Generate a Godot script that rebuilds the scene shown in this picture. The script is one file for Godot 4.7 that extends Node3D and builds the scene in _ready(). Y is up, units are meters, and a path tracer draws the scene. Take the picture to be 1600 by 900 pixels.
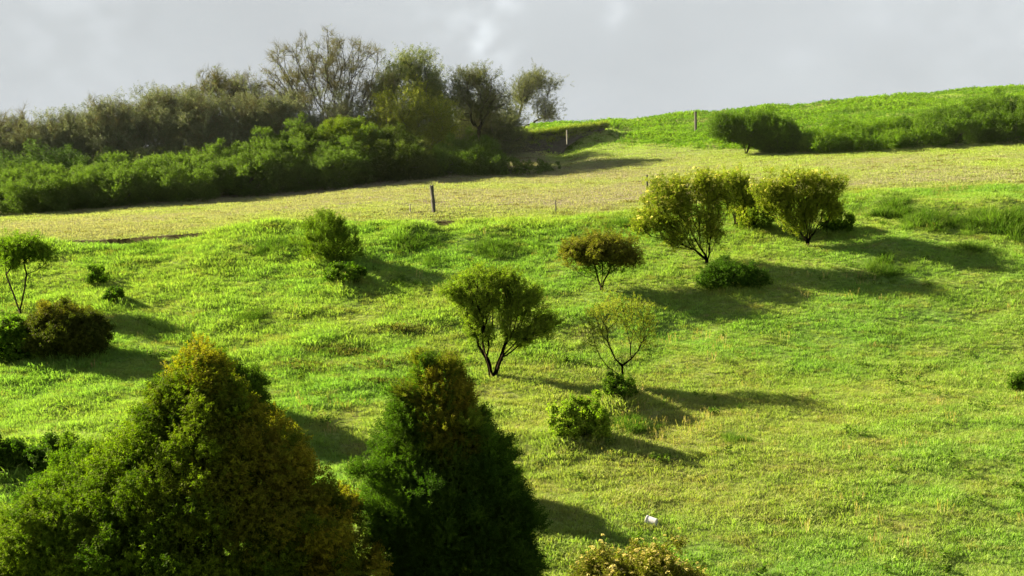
extends Node3D
# A grassy hillside pasture with scattered small trees, seen across a shallow valley on a bright, thinly overcast afternoon.

const F := 2030.0            # focal length in pixels of the 1600 x 900 photograph (fov 25 degrees)
const EYE := Vector3(0, 10, 0)
const STEP := 0.4            # terrain grid
const X0 := -72.0
const NX := 361
const D0 := -32.0            # distance in front of the camera (= -z)
const ND := 506

var rng := RandomNumberGenerator.new()
var heights := PackedFloat32Array()
var edge_d := PackedFloat32Array()     # per column: distance of the lip between meadow and pasture
var hedge_d := PackedFloat32Array()    # per column: distance of the foot of the hedges
var lump := FastNoiseLite.new()
var patch := FastNoiseLite.new()
var fine := FastNoiseLite.new()
var bare: Array = []                   # [x, d, rx, rd] spots of bare soil
var tops: Array = []                   # where the last crown's clumps face upwards
var used := {}
var skirts: Array[Vector3] = []         # x, distance, radius of the taller grass round each shrub
var M := {}
var K := {}                            # shared leaf and blade meshes

# Feature lines of the hillside, left to right: [photo x, photo y, distance]
var foot_line := [[-300, 880, 37], [0, 880, 37], [800, 885, 37], [1600, 890, 37], [2000, 890, 37]]
var low_line := [[-200, 706, 46], [0, 704, 46], [400, 700, 46], [800, 700, 46], [1200, 700, 46], [1600, 696, 46], [1900, 696, 46]]
var mid_line := [[-100, 600, 55], [0, 596, 55], [400, 590, 55], [800, 590, 55], [1200, 588, 55], [1600, 580, 55], [1800, 580, 55]]
var high_line := [[-100, 474, 66], [0, 470, 66], [400, 456, 66], [800, 448, 66], [1200, 436, 66], [1600, 420, 66], [1700, 420, 66]]
var lip_line := [[-60, 384, 75], [0, 380, 75], [110, 376, 75], [250, 369, 75.5], [400, 356, 76], [550, 347, 76.5], [700, 344, 77], [900, 338, 78], [1000, 327, 78.5], [1200, 308, 79.5], [1400, 296, 80], [1600, 288, 80], [1700, 286, 80]]
var hedge_line := [[-60, 340, 95], [0, 336, 95], [150, 325, 97], [300, 313, 99], [450, 301, 102], [620, 281, 104], [740, 274, 105], [870, 267, 107], [1000, 256, 107], [1150, 245, 106], [1300, 237, 105], [1450, 230, 105], [1600, 222, 105], [1700, 220, 105]]
var rise_line := [[-60, 300, 112], [0, 298, 112], [450, 268, 114], [700, 247, 116], [790, 240, 118], [850, 239, 119], [880, 236, 120], [920, 222, 121], [1000, 220, 121], [1150, 208, 121], [1300, 194, 121], [1450, 182, 121], [1600, 168, 121], [1700, 164, 121]]
var shelf_line := [[-60, 282, 121], [0, 278, 121], [450, 245, 121], [700, 222, 121], [790, 211, 121], [850, 206, 121.5], [880, 203, 122], [920, 203, 124], [1000, 205, 127], [1150, 192, 127], [1300, 178, 127], [1450, 166, 127], [1600, 152, 127], [1700, 148, 127]]
var crest_line := [[-60, 246, 136], [0, 243, 136], [450, 222, 136], [700, 208, 136], [800, 204, 136], [900, 197, 136], [950, 191, 136], [1087, 181, 136], [1200, 170, 136], [1400, 153, 136], [1600, 137, 136], [1700, 130, 136]]


func _ready() -> void:
	rng.seed = 7
	# ---- camera, sky, sun, exposure
	var cam := Camera3D.new()
	cam.name = "camera"
	cam.position = EYE
	cam.fov = 25.0
	cam.near = 0.1
	cam.far = 2000.0
	add_child(cam)
	cam.current = true
	var env := Environment.new()
	env.background_mode = Environment.BG_SKY
	env.sky = Sky.new()
	env.sky.sky_material = make_sky()
	env.background_energy_multiplier = 0.085
	env.tonemap_mode = Environment.TONE_MAPPER_LINEAR
	env.tonemap_exposure = 7.2
	env.volumetric_fog_enabled = true
	env.volumetric_fog_density = 0.0
	env.sdfgi_enabled = true
	env.ssao_enabled = true
	env.ssil_enabled = true
	var we := WorldEnvironment.new()
	we.name = "world_environment"
	we.environment = env
	add_child(we)
	var sun := DirectionalLight3D.new()
	sun.name = "sun"
	sun.light_energy = 1.6
	sun.light_color = Color(1.0, 0.93, 0.78)
	sun.light_angular_distance = 0.7
	sun.shadow_enabled = true
	var el := deg_to_rad(28.0)
	var az := deg_to_rad(22.0)
	add_child(sun)
	sun.look_at_from_position(Vector3.ZERO, Vector3(cos(az) * cos(el), -sin(el), sin(az) * cos(el)))
	# ---- materials, shared meshes, ground
	make_materials()
	make_meshes()
	make_heights()
	make_ground()
	make_bank()
	make_haze()
	# ---- vegetation and things
	far_trees()
	hedges()
	meadow_trees()
	front_trees()
	small_plants()
	posts_and_things()
	make_grass()


# ------------------------------------------------------------------ helpers
func rnd(a: float, b: float) -> float:
	return rng.randf_range(a, b)


func numbered(called: String) -> String:
	if not used.has(called):
		used[called] = 0
		return called
	used[called] += 1
	return "%s_%03d" % [called, used[called]]


func thing(called: String, label: String, category: String, at: Vector3, group := "") -> Node3D:
	var o := Node3D.new()
	o.name = numbered(called)
	add_child(o, true)
	o.position = at
	o.set_meta("label", label)
	o.set_meta("category", category)
	if group:
		o.set_meta("group", group)
	return o


func part(called: String, mesh: Mesh, mat: Material, parent: Node3D) -> MeshInstance3D:
	var o := MeshInstance3D.new()
	o.name = called
	o.mesh = mesh
	if mat:
		o.material_override = mat
	parent.add_child(o, true)
	return o


func soup(v: PackedVector3Array, mat: Material, nrm := PackedVector3Array(), col := PackedColorArray()) -> ArrayMesh:
	var a := []
	a.resize(Mesh.ARRAY_MAX)
	a[Mesh.ARRAY_VERTEX] = v
	if nrm.size():
		a[Mesh.ARRAY_NORMAL] = nrm
	if col.size():
		a[Mesh.ARRAY_COLOR] = col
	var m := ArrayMesh.new()
	m.add_surface_from_arrays(Mesh.PRIMITIVE_TRIANGLES, a)
	m.surface_set_material(0, mat)
	return m


func scatter(called: String, meshes: Array, xf: Array, cl: Array, parent: Node3D, stuff := true) -> void:
	# xf: one array of transforms per mesh variant
	for k in meshes.size():
		var list: Array = xf[k]
		if list.is_empty():
			continue
		var tint: Array = cl[k]
		var mm := MultiMesh.new()
		mm.transform_format = MultiMesh.TRANSFORM_3D
		mm.use_colors = true
		mm.mesh = meshes[k]
		mm.instance_count = list.size()
		for i in list.size():
			mm.set_instance_transform(i, list[i])
			mm.set_instance_color(i, tint[i])
		var o := MultiMeshInstance3D.new()
		o.name = called
		o.multimesh = mm
		if stuff:
			o.set_meta("kind", "stuff")
		parent.add_child(o, true)


func W(px: float, py: float, d: float) -> Vector3:
	return Vector3((px - 800.0) / F * d, EYE.y + (450.0 - py) / F * d, -d)


func along(dir: Vector3, s: float) -> Basis:
	var up := Vector3.UP if absf(dir.y) < 0.94 else Vector3.RIGHT
	var x := dir.cross(up).normalized()
	x = x.rotated(dir, rnd(0, TAU))
	return Basis(x * s, dir * s, x.cross(dir) * s)


func upright(s: float, tilt: float) -> Basis:
	var dir := Vector3(rnd(-tilt, tilt), 1, rnd(-tilt, tilt)).normalized()
	return along(dir, s)


func ball() -> Vector3:
	var v := Vector3(rng.randfn(), rng.randfn(), rng.randfn())
	return v.normalized()


# ------------------------------------------------------------------ terrain
func line_at(line: Array, x: float) -> Vector2:
	# (distance, height) of a feature line where it crosses world x
	var n := line.size()
	var k := 0
	while k < n - 2 and (line[k + 1][0] - 800.0) / F * line[k + 1][2] < x:
		k += 1
	var xa: float = (line[k][0] - 800.0) / F * line[k][2]
	var xb: float = (line[k + 1][0] - 800.0) / F * line[k + 1][2]
	var t := clampf((x - xa) / (xb - xa), 0.0, 1.0)
	var p: Array = line[maxi(k - 1, 0)]
	var a: Array = line[k]
	var b: Array = line[k + 1]
	var q: Array = line[mini(k + 2, n - 1)]
	var d := cubic_interpolate(a[2], b[2], p[2], q[2], t)
	var y := cubic_interpolate(a[1], b[1], p[1], q[1], t)
	return Vector2(d, EYE.y + (450.0 - y) / F * d)


func make_heights() -> void:
	lump.seed = 3
	lump.frequency = 0.16
	lump.fractal_octaves = 3
	patch.seed = 11
	patch.frequency = 0.045
	patch.fractal_octaves = 4
	fine.seed = 5
	fine.frequency = 0.8
	fine.fractal_octaves = 2
	heights.resize(NX * ND)
	edge_d.resize(NX)
	hedge_d.resize(NX)
	for i in NX:
		var x := X0 + i * STEP
		var ks := [Vector2(-60, 10.5), Vector2(-4, 8.3), Vector2(14, 2.6), Vector2(24, 0.7), Vector2(31, 1.0)]
		for l in [foot_line, low_line, mid_line, high_line, lip_line]:
			ks.append(line_at(l, x))
		var e: Vector2 = ks[9]
		edge_d[i] = e.x
		for l in [hedge_line, rise_line, shelf_line, crest_line]:
			ks.append(line_at(l, x))
		hedge_d[i] = ks[10].x
		var top: Vector2 = ks[13]
		ks.append(Vector2(150, top.y + 0.2))
		ks.append(Vector2(180, top.y - 5.0))
		ks.append(Vector2(320, top.y - 30.0))
		var n := ks.size()
		var sl := PackedFloat32Array()
		var m := PackedFloat32Array()
		for k in n - 1:
			sl.append((ks[k + 1].y - ks[k].y) / (ks[k + 1].x - ks[k].x))
		m.append(sl[0])
		for k in range(1, n - 1):
			var s := sl[k - 1] * sl[k]
			m.append(0.0 if s <= 0.0 else 2.0 * s / (sl[k - 1] + sl[k]))
		m.append(sl[n - 2])
		var k := 0
		for j in ND:
			var d := D0 + j * STEP
			while k < n - 2 and ks[k + 1].x < d:
				k += 1
			var hh: float = ks[k + 1].x - ks[k].x
			var t: float = (d - ks[k].x) / hh
			var t2 := t * t
			var t3 := t2 * t
			var y: float = (2 * t3 - 3 * t2 + 1) * ks[k].y + (t3 - 2 * t2 + t) * hh * m[k] + (-2 * t3 + 3 * t2) * ks[k + 1].y + (t3 - t2) * hh * m[k + 1]
			var rough := (0.19 - 0.08 * smoothstep(0.0, 9.0, x)) * smoothstep(20.0, 34.0, d) * (1.0 - smoothstep(e.x - 3.0, e.x + 0.5, d)) + 0.07
			rough += 0.25 * smoothstep(hedge_d[i] + 2.0, hedge_d[i] + 8.0, d) * smoothstep(4.0, 10.0, x)
			y += rough * (lump.get_noise_2d(x, d * 1.3) + 0.35 * lump.get_noise_2d(x * 3.1 + 50.0, d * 3.7))
			heights[i * ND + j] = y
	# hillocks, hollows and a rise added to shift tree shadows, and the small cut where the pasture has broken away at its lip
	for b in [[975, 640, 0.8, 1.3], [905, 668, 0.3, 0.9], [120, 560, 0.35, 1.4], [1150, 415, 0.3, 1.2], [560, 445, 0.3, 1.2], [640, 365, 0.5, 1.3], [765, 372, 0.4, 1.2], [1450, 335, 0.6, 1.8], [1560, 330, 0.8, 2.4], [1385, 310, 0.4, 1.4], [1075, 503, -0.6, 2.0], [545, 690, -0.7, 1.9], [420, 355, 0.4, 1.8], [90, 715, 0.4, 1.2], [15, 715, 0.4, 1.2], [1410, 402, 0.6, 2.5]]:
		var c := hit(b[0], b[1])
		bump(c.x, -c.z, b[2], b[3])
	for c in [[100, 335, 0.42], [668, 712, 0.42]]:
		for px in range(c[0], c[1], 4):
			var w: float = (px - 800.0) / F * 75.5
			var i := clampi(roundi((w - X0) / STEP), 0, NX - 1)
			var fade := sin(PI * (px - c[0]) / float(c[1] - c[0]))
			var e := edge_d[i]
			if px % 8 == 0 or c[0] > 500:
				bare.append([w, e - 0.3 + 0.2 * fine.get_noise_2d(w * 2.0, 3.0), 0.3, 0.34 + 0.3 * fine.get_noise_2d(w, 9.0)])
			for j in range(int((e - 2.6 - D0) / STEP), int((e - D0) / STEP)):
				if not used.has([i, j]):
					used[[i, j]] = 1
					heights[i * ND + j] -= c[2] * sqrt(fade) * smoothstep(e - 2.6, e - 0.8, D0 + j * STEP)


func bump(x: float, d: float, high: float, wide: float) -> void:
	for i in range(maxi(0, int((x - 3 * wide - X0) / STEP)), mini(NX, int((x + 3 * wide - X0) / STEP) + 1)):
		for j in range(maxi(0, int((d - 3 * wide - D0) / STEP)), mini(ND, int((d + 3 * wide - D0) / STEP) + 1)):
			var r := Vector2(X0 + i * STEP - x, D0 + j * STEP - d).length_squared() / (wide * wide)
			heights[i * ND + j] += high * exp(-r)


func ground(x: float, d: float) -> float:
	var u := clampf((x - X0) / STEP, 0.0, NX - 1.001)
	var v := clampf((d - D0) / STEP, 0.0, ND - 1.001)
	var i := int(u)
	var j := int(v)
	u -= i
	v -= j
	var a := i * ND + j
	return lerpf(lerpf(heights[a], heights[a + 1], v), lerpf(heights[a + ND], heights[a + ND + 1], v), u)


func on_ground(p: Vector3, sink := 0.0) -> Vector3:
	return Vector3(p.x, ground(p.x, -p.z) - sink, p.z)


func hit(px: float, py: float, from := 27.0) -> Vector3:
	# where the hillside lies along that line of sight
	var d := from
	while d < 165.0:
		var p := W(px, py, d)
		if p.y <= ground(p.x, d):
			break
		d += 0.2
	return on_ground(W(px, py, d - 0.1))


func column(x: float) -> int:
	return clampi(roundi((x - X0) / STEP), 0, NX - 1)


func soil_share(x: float, d: float) -> float:
	var s := 0.0
	for b in bare:
		var r: float = pow((x - b[0]) / b[2], 2) + pow((d - b[1]) / b[3], 2)
		s = maxf(s, 1.0 - smoothstep(0.5, 1.6, r))
	return s


func meadow_tone(x: float, d: float) -> Color:
	# the grass's own colour: lush green, yellower where it is dry
	var i := column(x)
	var e := edge_d[i]
	var n := patch.get_noise_2d(x, d * 1.4)
	var n2 := lump.get_noise_2d(x * 1.7 + 90, d * 2.4)
	var green := Color(0.19, 0.305, 0.075)
	var lime := Color(0.255, 0.335, 0.085)
	var dry := Color(0.28, 0.295, 0.105)
	var straw := Color(0.275, 0.243, 0.20)
	if d < e - 0.3:
		var c := green.lerp(lime, clampf(0.5 + n * 1.3 + n2 * 0.4, 0, 1))
		var yellow := exp(-pow((x - 2.0) / 9.0, 2) - pow((d - 53.0) / 8.5, 2)) * 0.75 + exp(-pow((x - 3.0) / 9.0, 2) - pow((d - 42.0) / 6.0, 2)) * 0.45
		yellow -= 0.25 * smoothstep(-6.0, -14.0, x)
		c = c.lerp(dry, clampf(yellow + n * 0.5 + n2 * 0.45 - 0.05, 0, 0.85))
		return c
	if d < hedge_d[i] + 3.0:
		var g := 0.18 + n * 0.7 + n2 * 0.35 + 0.4 * smoothstep(6.0, 22.0, x) + 0.35 * (1.0 - smoothstep(e, e + 3.0, d))
		return straw.lerp(lime.lerp(dry, 0.5), clampf(g, 0, 1))
	var up := 0.35 + n * 0.8 + 0.5 * smoothstep(hedge_d[i] + 4.0, hedge_d[i] + 12.0, d)
	if x < 3.0 and d < 121.0:
		up -= 0.5
	return straw.lerp(lime, clampf(up, 0, 1))


func make_ground() -> void:
	var st := SurfaceTool.new()
	st.begin(Mesh.PRIMITIVE_TRIANGLES)
	var earth := Color(0.065, 0.052, 0.026)
	var soils := {}
	for b in bare:
		for i in range(column(b[0] - 0.8), column(b[0] + 0.8) + 1):
			for j in range(int((b[1] - 1.0 - D0) / STEP), int((b[1] + 1.0 - D0) / STEP) + 1):
				soils[i * ND + j] = true
	for i in NX:
		for j in ND:
			var x := X0 + i * STEP
			var d := D0 + j * STEP
			var c := meadow_tone(x, d) * 0.8
			var e := edge_d[i]
			if soils.has(i * ND + j):
				c = c.lerp(earth, soil_share(x, d))
			var w := smoothstep(0.22, 0.5, lump.get_noise_2d(x * 1.3 - 30, d * 2.1)) * 0.45
			if d > e:
				w *= 0.35
			c = c.lerp(Color(0.17, 0.12, 0.055), w)
			c.a = 1.0
			st.set_color(c)
			st.add_vertex(Vector3(x, heights[i * ND + j], -d))
	for i in NX - 1:
		for j in ND - 1:
			var a := i * ND + j
			st.add_index(a); st.add_index(a + 1); st.add_index(a + ND + 1)
			st.add_index(a); st.add_index(a + ND + 1); st.add_index(a + ND)
	st.generate_normals()
	var g := part("ground", st.commit(), M.ground, self)
	g.set_meta("kind", "structure")
	g.set_meta("label", "green grassy hillside with a straw coloured pasture above it")
	# the land going on beyond, a coarser ring that meets the edge of the sheet
	var v := PackedVector3Array()
	var col := PackedColorArray()
	var rim: Array[Vector3] = []
	for i in range(0, NX - 1, 6):
		rim.append(Vector3(X0 + i * STEP, heights[i * ND], -D0))
	for j in range(0, ND - 1, 5):
		rim.append(Vector3(X0 + (NX - 1) * STEP, heights[(NX - 1) * ND + j], -(D0 + j * STEP)))
	for i in range(NX - 1, 0, -6):
		rim.append(Vector3(X0 + i * STEP, heights[i * ND + ND - 1], -(D0 + (ND - 1) * STEP)))
	for j in range(ND - 1, 0, -5):
		rim.append(Vector3(X0, heights[j], -(D0 + j * STEP)))
	var mid := Vector3(0, 0, -69)
	for k in rim.size():
		var a := rim[k]
		var b := rim[(k + 1) % rim.size()]
		for ring in 4:
			var s0: float = [1.0, 1.5, 2.6, 5.0][ring]
			var s1: float = [1.5, 2.6, 5.0, 10.0][ring]
			var q := []
			for p in [[a, s0], [b, s0], [b, s1], [a, s1]]:
				var o: Vector3 = mid + (p[0] - mid) * Vector3(p[1], 0, p[1])
				o.y = p[0].y - (p[1] - 1.0) * 3.0
				q.append(o)
			for t in [0, 2, 1, 0, 3, 2]:
				v.append(q[t])
				col.append(Color(0.15, 0.22, 0.03))
	var far := part("distant_ground", soup(v, M.ground, PackedVector3Array(), col), M.ground, self)
	far.set_meta("kind", "structure")
	far.set_meta("label", "green land running on beyond the hillside")


func make_bank() -> void:
	# the dark cut face of earth under the grass, where the track has been dug into the slope
	var v := PackedVector3Array()
	var n := FastNoiseLite.new()
	n.frequency = 0.9
	n.fractal_octaves = 4
	var foot := [[770, 245, 117.4], [800, 242, 117.6], [830, 240, 118.2], [860, 238, 118.6], [880, 233, 118.9], [886, 222, 119.6], [905, 210, 121.0], [925, 203, 122.6], [945, 197, 124.0]]
	var top := [[770, 213, 120.4], [800, 211.5, 120.4], [830, 208, 120.6], [860, 205.5, 121.0], [880, 203, 121.2], [886, 202, 121.4], [905, 199.5, 122.4], [925, 197, 123.4], [945, 194.5, 124.4]]
	var cols := 110
	var rows := 12
	var grid: Array[Vector3] = []
	for a in cols + 1:
		var s := float(a) / cols * (foot.size() - 1)
		var k := mini(int(s), foot.size() - 2)
		var t := s - k
		var f := W(lerpf(foot[k][0], foot[k + 1][0], t), lerpf(foot[k][1], foot[k + 1][1], t), lerpf(foot[k][2], foot[k + 1][2], t))
		var u := W(lerpf(top[k][0], top[k + 1][0], t), lerpf(top[k][1], top[k + 1][1], t), lerpf(top[k][2], top[k + 1][2], t))
		f.y -= 0.4
		for b in rows + 1:
			var q := f.lerp(u, float(b) / rows)
			var r := n.get_noise_3d(q.x * 1.5, q.y * 0.8, q.z)
			q += Vector3(0, 0, 1) * (0.1 + 0.16 * r - 0.2 * sin(PI * b / rows))
			if b == rows:
				q.y += 0.12 * n.get_noise_2d(q.x * 3.0, 7.0)
			grid.append(q)
		grid.append(u + Vector3(0, 0.02, -1.6))
	var w := rows + 2
	for a in cols:
		for b in w - 1:
			var p := a * w + b
			for t in [p, p + 1, p + w + 1, p, p + w + 1, p + w]:
				v.append(grid[t])
	var o := part("earth_bank", soup(v, M.earth), M.earth, self)
	o.set_meta("kind", "structure")
	o.set_meta("label", "dark cut earth bank below the grassy crest beside the last tree")
	var xf := buckets(10)
	var cl := buckets(10)
	for k in 900:
		var p: Vector3 = grid[(rng.randi() % (cols + 1)) * w + rows - (0 if rng.randf() < 0.8 else 1 + rng.randi() % 5)]
		var i := rng.randi() % 10
		xf[i].append(Transform3D(upright(rnd(0.8, 1.8), 0.6), p + Vector3(rnd(-0.25, 0.25), rnd(-0.12, 0.02), rnd(-0.5, 0.15))))
		cl[i].append(tone(Color(0.15, 0.2, 0.04), Color(0.24, 0.26, 0.06), rng.randf(), 0.2))
	scatter("overhanging_grass", K.tall, xf, cl, o)


func make_haze() -> void:
	# damp air that lies over the top of the hill
	var f := FogVolume.new()
	f.name = "haze"
	f.shape = RenderingServer.FOG_VOLUME_SHAPE_BOX
	f.size = Vector3(180, 60, 85)
	f.position = Vector3(0, 34, -128)
	var m := FogMaterial.new()
	m.resource_name = "haze"
	m.density = 0.0002
	m.albedo = Color(0.93, 0.96, 0.98)
	f.material = m
	f.set_meta("kind", "stuff")
	f.set_meta("label", "thin pale haze over the top of the hill")
	add_child(f)


# ------------------------------------------------------------------ sky
func make_sky() -> PanoramaSkyMaterial:
	var w := 2048
	var h := 1024
	var soft := FastNoiseLite.new()
	soft.seed = 21
	soft.frequency = 1.6
	soft.fractal_octaves = 5
	var wisp := FastNoiseLite.new()
	wisp.seed = 4
	wisp.frequency = 7.0
	wisp.fractal_octaves = 4
	var puffs := []
	for p in [[757, 70, 0.020, 0.34], [962, 20, 0.010, 0.3], [790, 8, 0.011, 0.28], [700, 30, 0.03, 0.10], [120, 40, 0.05, 0.10], [1500, 30, 0.05, 0.06]]:
		puffs.append([Vector3(p[0] - 800.0, 450.0 - p[1], -F).normalized(), p[2], p[3]])
	var data := PackedFloat32Array()
	data.resize(w * h * 3)
	for j in h:
		var th := PI * (j + 0.5) / h
		var y := cos(th)
		var r := sin(th)
		for i in w:
			var k := (j * w + i) * 3
			if y < -0.05:
				data[k] = 1.6; data[k + 1] = 1.75; data[k + 2] = 1.8
				continue
			var ph := TAU * (i + 0.5) / w
			var x := sin(ph) * r
			var z := -cos(ph) * r
			var n := soft.get_noise_3d(x, y * 2.6, z)
			var f := wisp.get_noise_3d(x, y * 1.8, z)
			var c := 0.985 + 0.13 * n + 0.06 * f
			c += 0.10 * smoothstep(0.30, 0.0, y)
			c += 0.08 * smoothstep(0.2, 0.6, f) * smoothstep(0.05, 0.3, n + 0.1) * smoothstep(0.10, 0.18, y)
			for p in puffs:
				var q: Vector3 = p[0]
				var near: float = (Vector3(x, y, z) - q).length() / p[1]
				if near < 2.5:
					c += p[2] * exp(-near * near) * clampf(0.45 + 1.6 * wisp.get_noise_3d(x * 5.0, y * 7.0, z * 5.0), 0.0, 1.2)
			data[k] = c * 0.965
			data[k + 1] = c * 1.03
			data[k + 2] = c * 1.075
	var im := Image.create_from_data(w, h, false, Image.FORMAT_RGBF, data.to_byte_array())
	var s := PanoramaSkyMaterial.new()
	s.panorama = ImageTexture.create_from_image(im)
	return s


# ------------------------------------------------------------------ materials
func speckle(seed_: int, freq: float, lo: float, hi: float) -> NoiseTexture2D:
	var n := FastNoiseLite.new()
	n.seed = seed_
	n.frequency = freq
	n.fractal_octaves = 5
	var t := NoiseTexture2D.new()
	t.width = 512
	t.height = 512
	t.seamless = true
	t.noise = n
	var g := Gradient.new()
	g.set_color(0, Color(lo, lo, lo))
	g.set_color(1, Color(hi, hi, hi))
	t.color_ramp = g
	return t


func leafy(rough: float, through: Color) -> StandardMaterial3D:
	var m := StandardMaterial3D.new()
	m.vertex_color_use_as_albedo = true
	m.roughness = rough
	m.metallic_specular = 0.16
	m.backlight_enabled = true
	m.backlight = through
	m.cull_mode = BaseMaterial3D.CULL_DISABLED
	return m


func solid(c: Color, rough: float, tex: Texture2D, scale: float) -> StandardMaterial3D:
	var m := StandardMaterial3D.new()
	m.albedo_color = c.linear_to_srgb()
	m.roughness = rough
	m.albedo_texture = tex
	m.uv1_triplanar = true
	m.uv1_world_triplanar = true
	m.uv1_scale = Vector3.ONE * scale
	return m


func make_materials() -> void:
	var grain := speckle(9, 0.02, 0.55, 1.0)
	M.ground = solid(Color.WHITE, 1.0, grain, 0.35)
	M.ground.vertex_color_use_as_albedo = true
	M.ground.metallic_specular = 0.1
	M.earth = solid(Color(0.05, 0.045, 0.028), 1.0, grain, 0.4)
	M.bark = solid(Color(0.13, 0.10, 0.07), 0.9, grain, 2.0)
	M.dark_bark = solid(Color(0.07, 0.055, 0.04), 0.9, grain, 2.0)
	M.grey_bark = solid(Color(0.17, 0.155, 0.12), 0.9, grain, 2.0)
	M.post = solid(Color(0.085, 0.08, 0.07), 0.95, grain, 3.0)
	M.pale_post = solid(Color(0.28, 0.27, 0.23), 0.9, grain, 3.0)
	M.plastic = solid(Color(0.7, 0.69, 0.74), 0.6, grain, 3.0)
	M.grass = leafy(0.7, Color(0.85, 0.95, 0.55))
	M.leaf = leafy(0.75, Color(0.88, 1.0, 0.5))
	M.dull_leaf = leafy(0.8, Color(0.72, 0.76, 0.52))
	M.flower = leafy(0.8, Color(0.8, 0.8, 0.5))


# ------------------------------------------------------------------ blades and leaves
func leaf_tone(spread: float) -> Color:
	# one blade or leaf is yellower or greener, paler or darker than the next
	var k := exp(rnd(-spread, spread))
	return Color(k * rnd(0.85, 1.2), k, k * rnd(0.8, 1.2))


func tuft(blades: int, spread: float, lo: float, hi: float, width: float, lean: float, vary := 0.24) -> ArrayMesh:
	var v := PackedVector3Array()
	var tint := PackedColorArray()
	for b in blades:
		var a := rnd(0, TAU)
		var r := spread * sqrt(rng.randf())
		var p := Vector3(cos(a) * r, -0.03, sin(a) * r)
		var h := rnd(lo, hi)
		var dir := Vector3(cos(a) * r / spread, 0, sin(a) * r / spread) * lean + Vector3(rnd(-1, 1), 0, rnd(-1, 1)) * lean * 0.6
		var side := Vector3(1, 0, 0).rotated(Vector3.UP, rnd(0, TAU)) * width * 0.5
		var mid := p + dir * h * 0.35 + Vector3(0, h * 0.6, 0)
		var tip := p + dir * h * 1.0 + Vector3(0, h * (1.0 - 0.25 * dir.length()), 0)
		var c := leaf_tone(vary)
		if rng.randf() < vary * 0.2:
			c = Color(1.7, 1.15, 2.2)
		for q in [p - side, p + side, mid + side * 0.8, p - side, mid + side * 0.8, mid - side * 0.8, mid - side * 0.8, mid + side * 0.8, tip]:
			v.append(q)
			tint.append(c)
	return soup(v, M.grass, PackedVector3Array(), tint)


func sprig(leaves: int, length: float, ll: float, lw: float, open: float, mat: Material, round_ := false) -> ArrayMesh:
	# leaves set round a short shoot that grows along +y
	var v := PackedVector3Array()
	var tint := PackedColorArray()
	for k in leaves:
		var t := (k + rnd(0.2, 0.8)) / leaves
		var a := k * 2.4 + rnd(-0.4, 0.4)
		var p := Vector3(0, t * length, 0)
		var out := Vector3(cos(a), 0, sin(a))
		var dir := (out * open + Vector3(0, 1.0 - 0.5 * open, 0) * rnd(0.5, 1.1) + Vector3(rnd(-0.2, 0.2), rnd(-0.3, 0.2), rnd(-0.2, 0.2))).normalized()
		var l := ll * rnd(0.7, 1.2)
		var side := dir.cross(ball()).normalized() * lw * 0.5 * rnd(0.8, 1.2)
		var fold := side.cross(dir).normalized() * lw * 0.18
		var m := p + dir * l * (0.5 if round_ else 0.4)
		var tip := p + dir * l - Vector3(0, l * 0.12, 0)
		var c := leaf_tone(0.4)
		for q in [p, m + side + fold, tip, p, tip, m - side + fold]:
			v.append(q)
			tint.append(c)
	return soup(v, mat, PackedVector3Array(), tint)


func twig(n: int, length: float, w: float) -> ArrayMesh:
	# a spray of bare fine twigs
	var v := PackedVector3Array()
	for k in n:
		var t := rnd(0.0, 0.6)
		var p := Vector3(0, t * length, 0)
		var dir := Vector3(rnd(-0.6, 0.6), rnd(0.5, 1.0), rnd(-0.6, 0.6)).normalized()
		var e := p + dir * length * rnd(0.5, 0.9)
		var s := dir.cross(ball()).normalized() * w
		var s2 := dir.cross(s).normalized() * w
		for q in [p - s, p + s, e, p - s2, p + s2, e]:
			v.append(q)
	return soup(v, M.dull_leaf)


func stalks(n: int, spread: float, lo: float, hi: float) -> ArrayMesh:
	# dry stems with small seed heads
	var v := PackedVector3Array()
	for k in n:
		var p := Vector3(rnd(-spread, spread), 0, rnd(-spread, spread))
		var h := rnd(lo, hi)
		var dir := Vector3(rnd(-0.25, 0.25), 1, rnd(-0.25, 0.25)).normalized()
		var e := p + dir * h
		var s := Vector3(1, 0, 0).rotated(Vector3.UP, rnd(0, TAU)) * 0.006
		for q in [p - s, p + s, e + s, p - s, e + s, e - s]:
			v.append(q)
		for z in 3:
			var f := Vector3(1, 0, 0).rotated(Vector3.UP, rnd(0, TAU)) * 0.018
			var b := e - dir * 0.1
			for q in [b, b + dir * 0.06 + f, b + dir * 0.15, b, b + dir * 0.15, b + dir * 0.06 - f]:
				v.append(q)
	return soup(v, M.grass)


func umbel(n: int, r: float) -> ArrayMesh:
	# a flat head of small pale flowers
	var v := PackedVector3Array()
	for k in n:
		var a := rnd(0, TAU)
		var q := r * sqrt(rng.randf())
		var p := Vector3(cos(a) * q, sqrt(r * r - q * q) * 0.75 + rnd(-0.01, 0.015), sin(a) * q)
		var s := r * 0.28
		var x := Vector3(s, rnd(-0.8, 0.8) * s, 0).rotated(Vector3.UP, rnd(0, TAU))
		var z := Vector3(0, rnd(-0.8, 0.8) * s, s).rotated(Vector3.UP, rnd(0, TAU))
		for t in [p - x, p + z, p + x, p - x, p + x, p - z]:
			v.append(t)
	return soup(v, M.flower)


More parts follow.
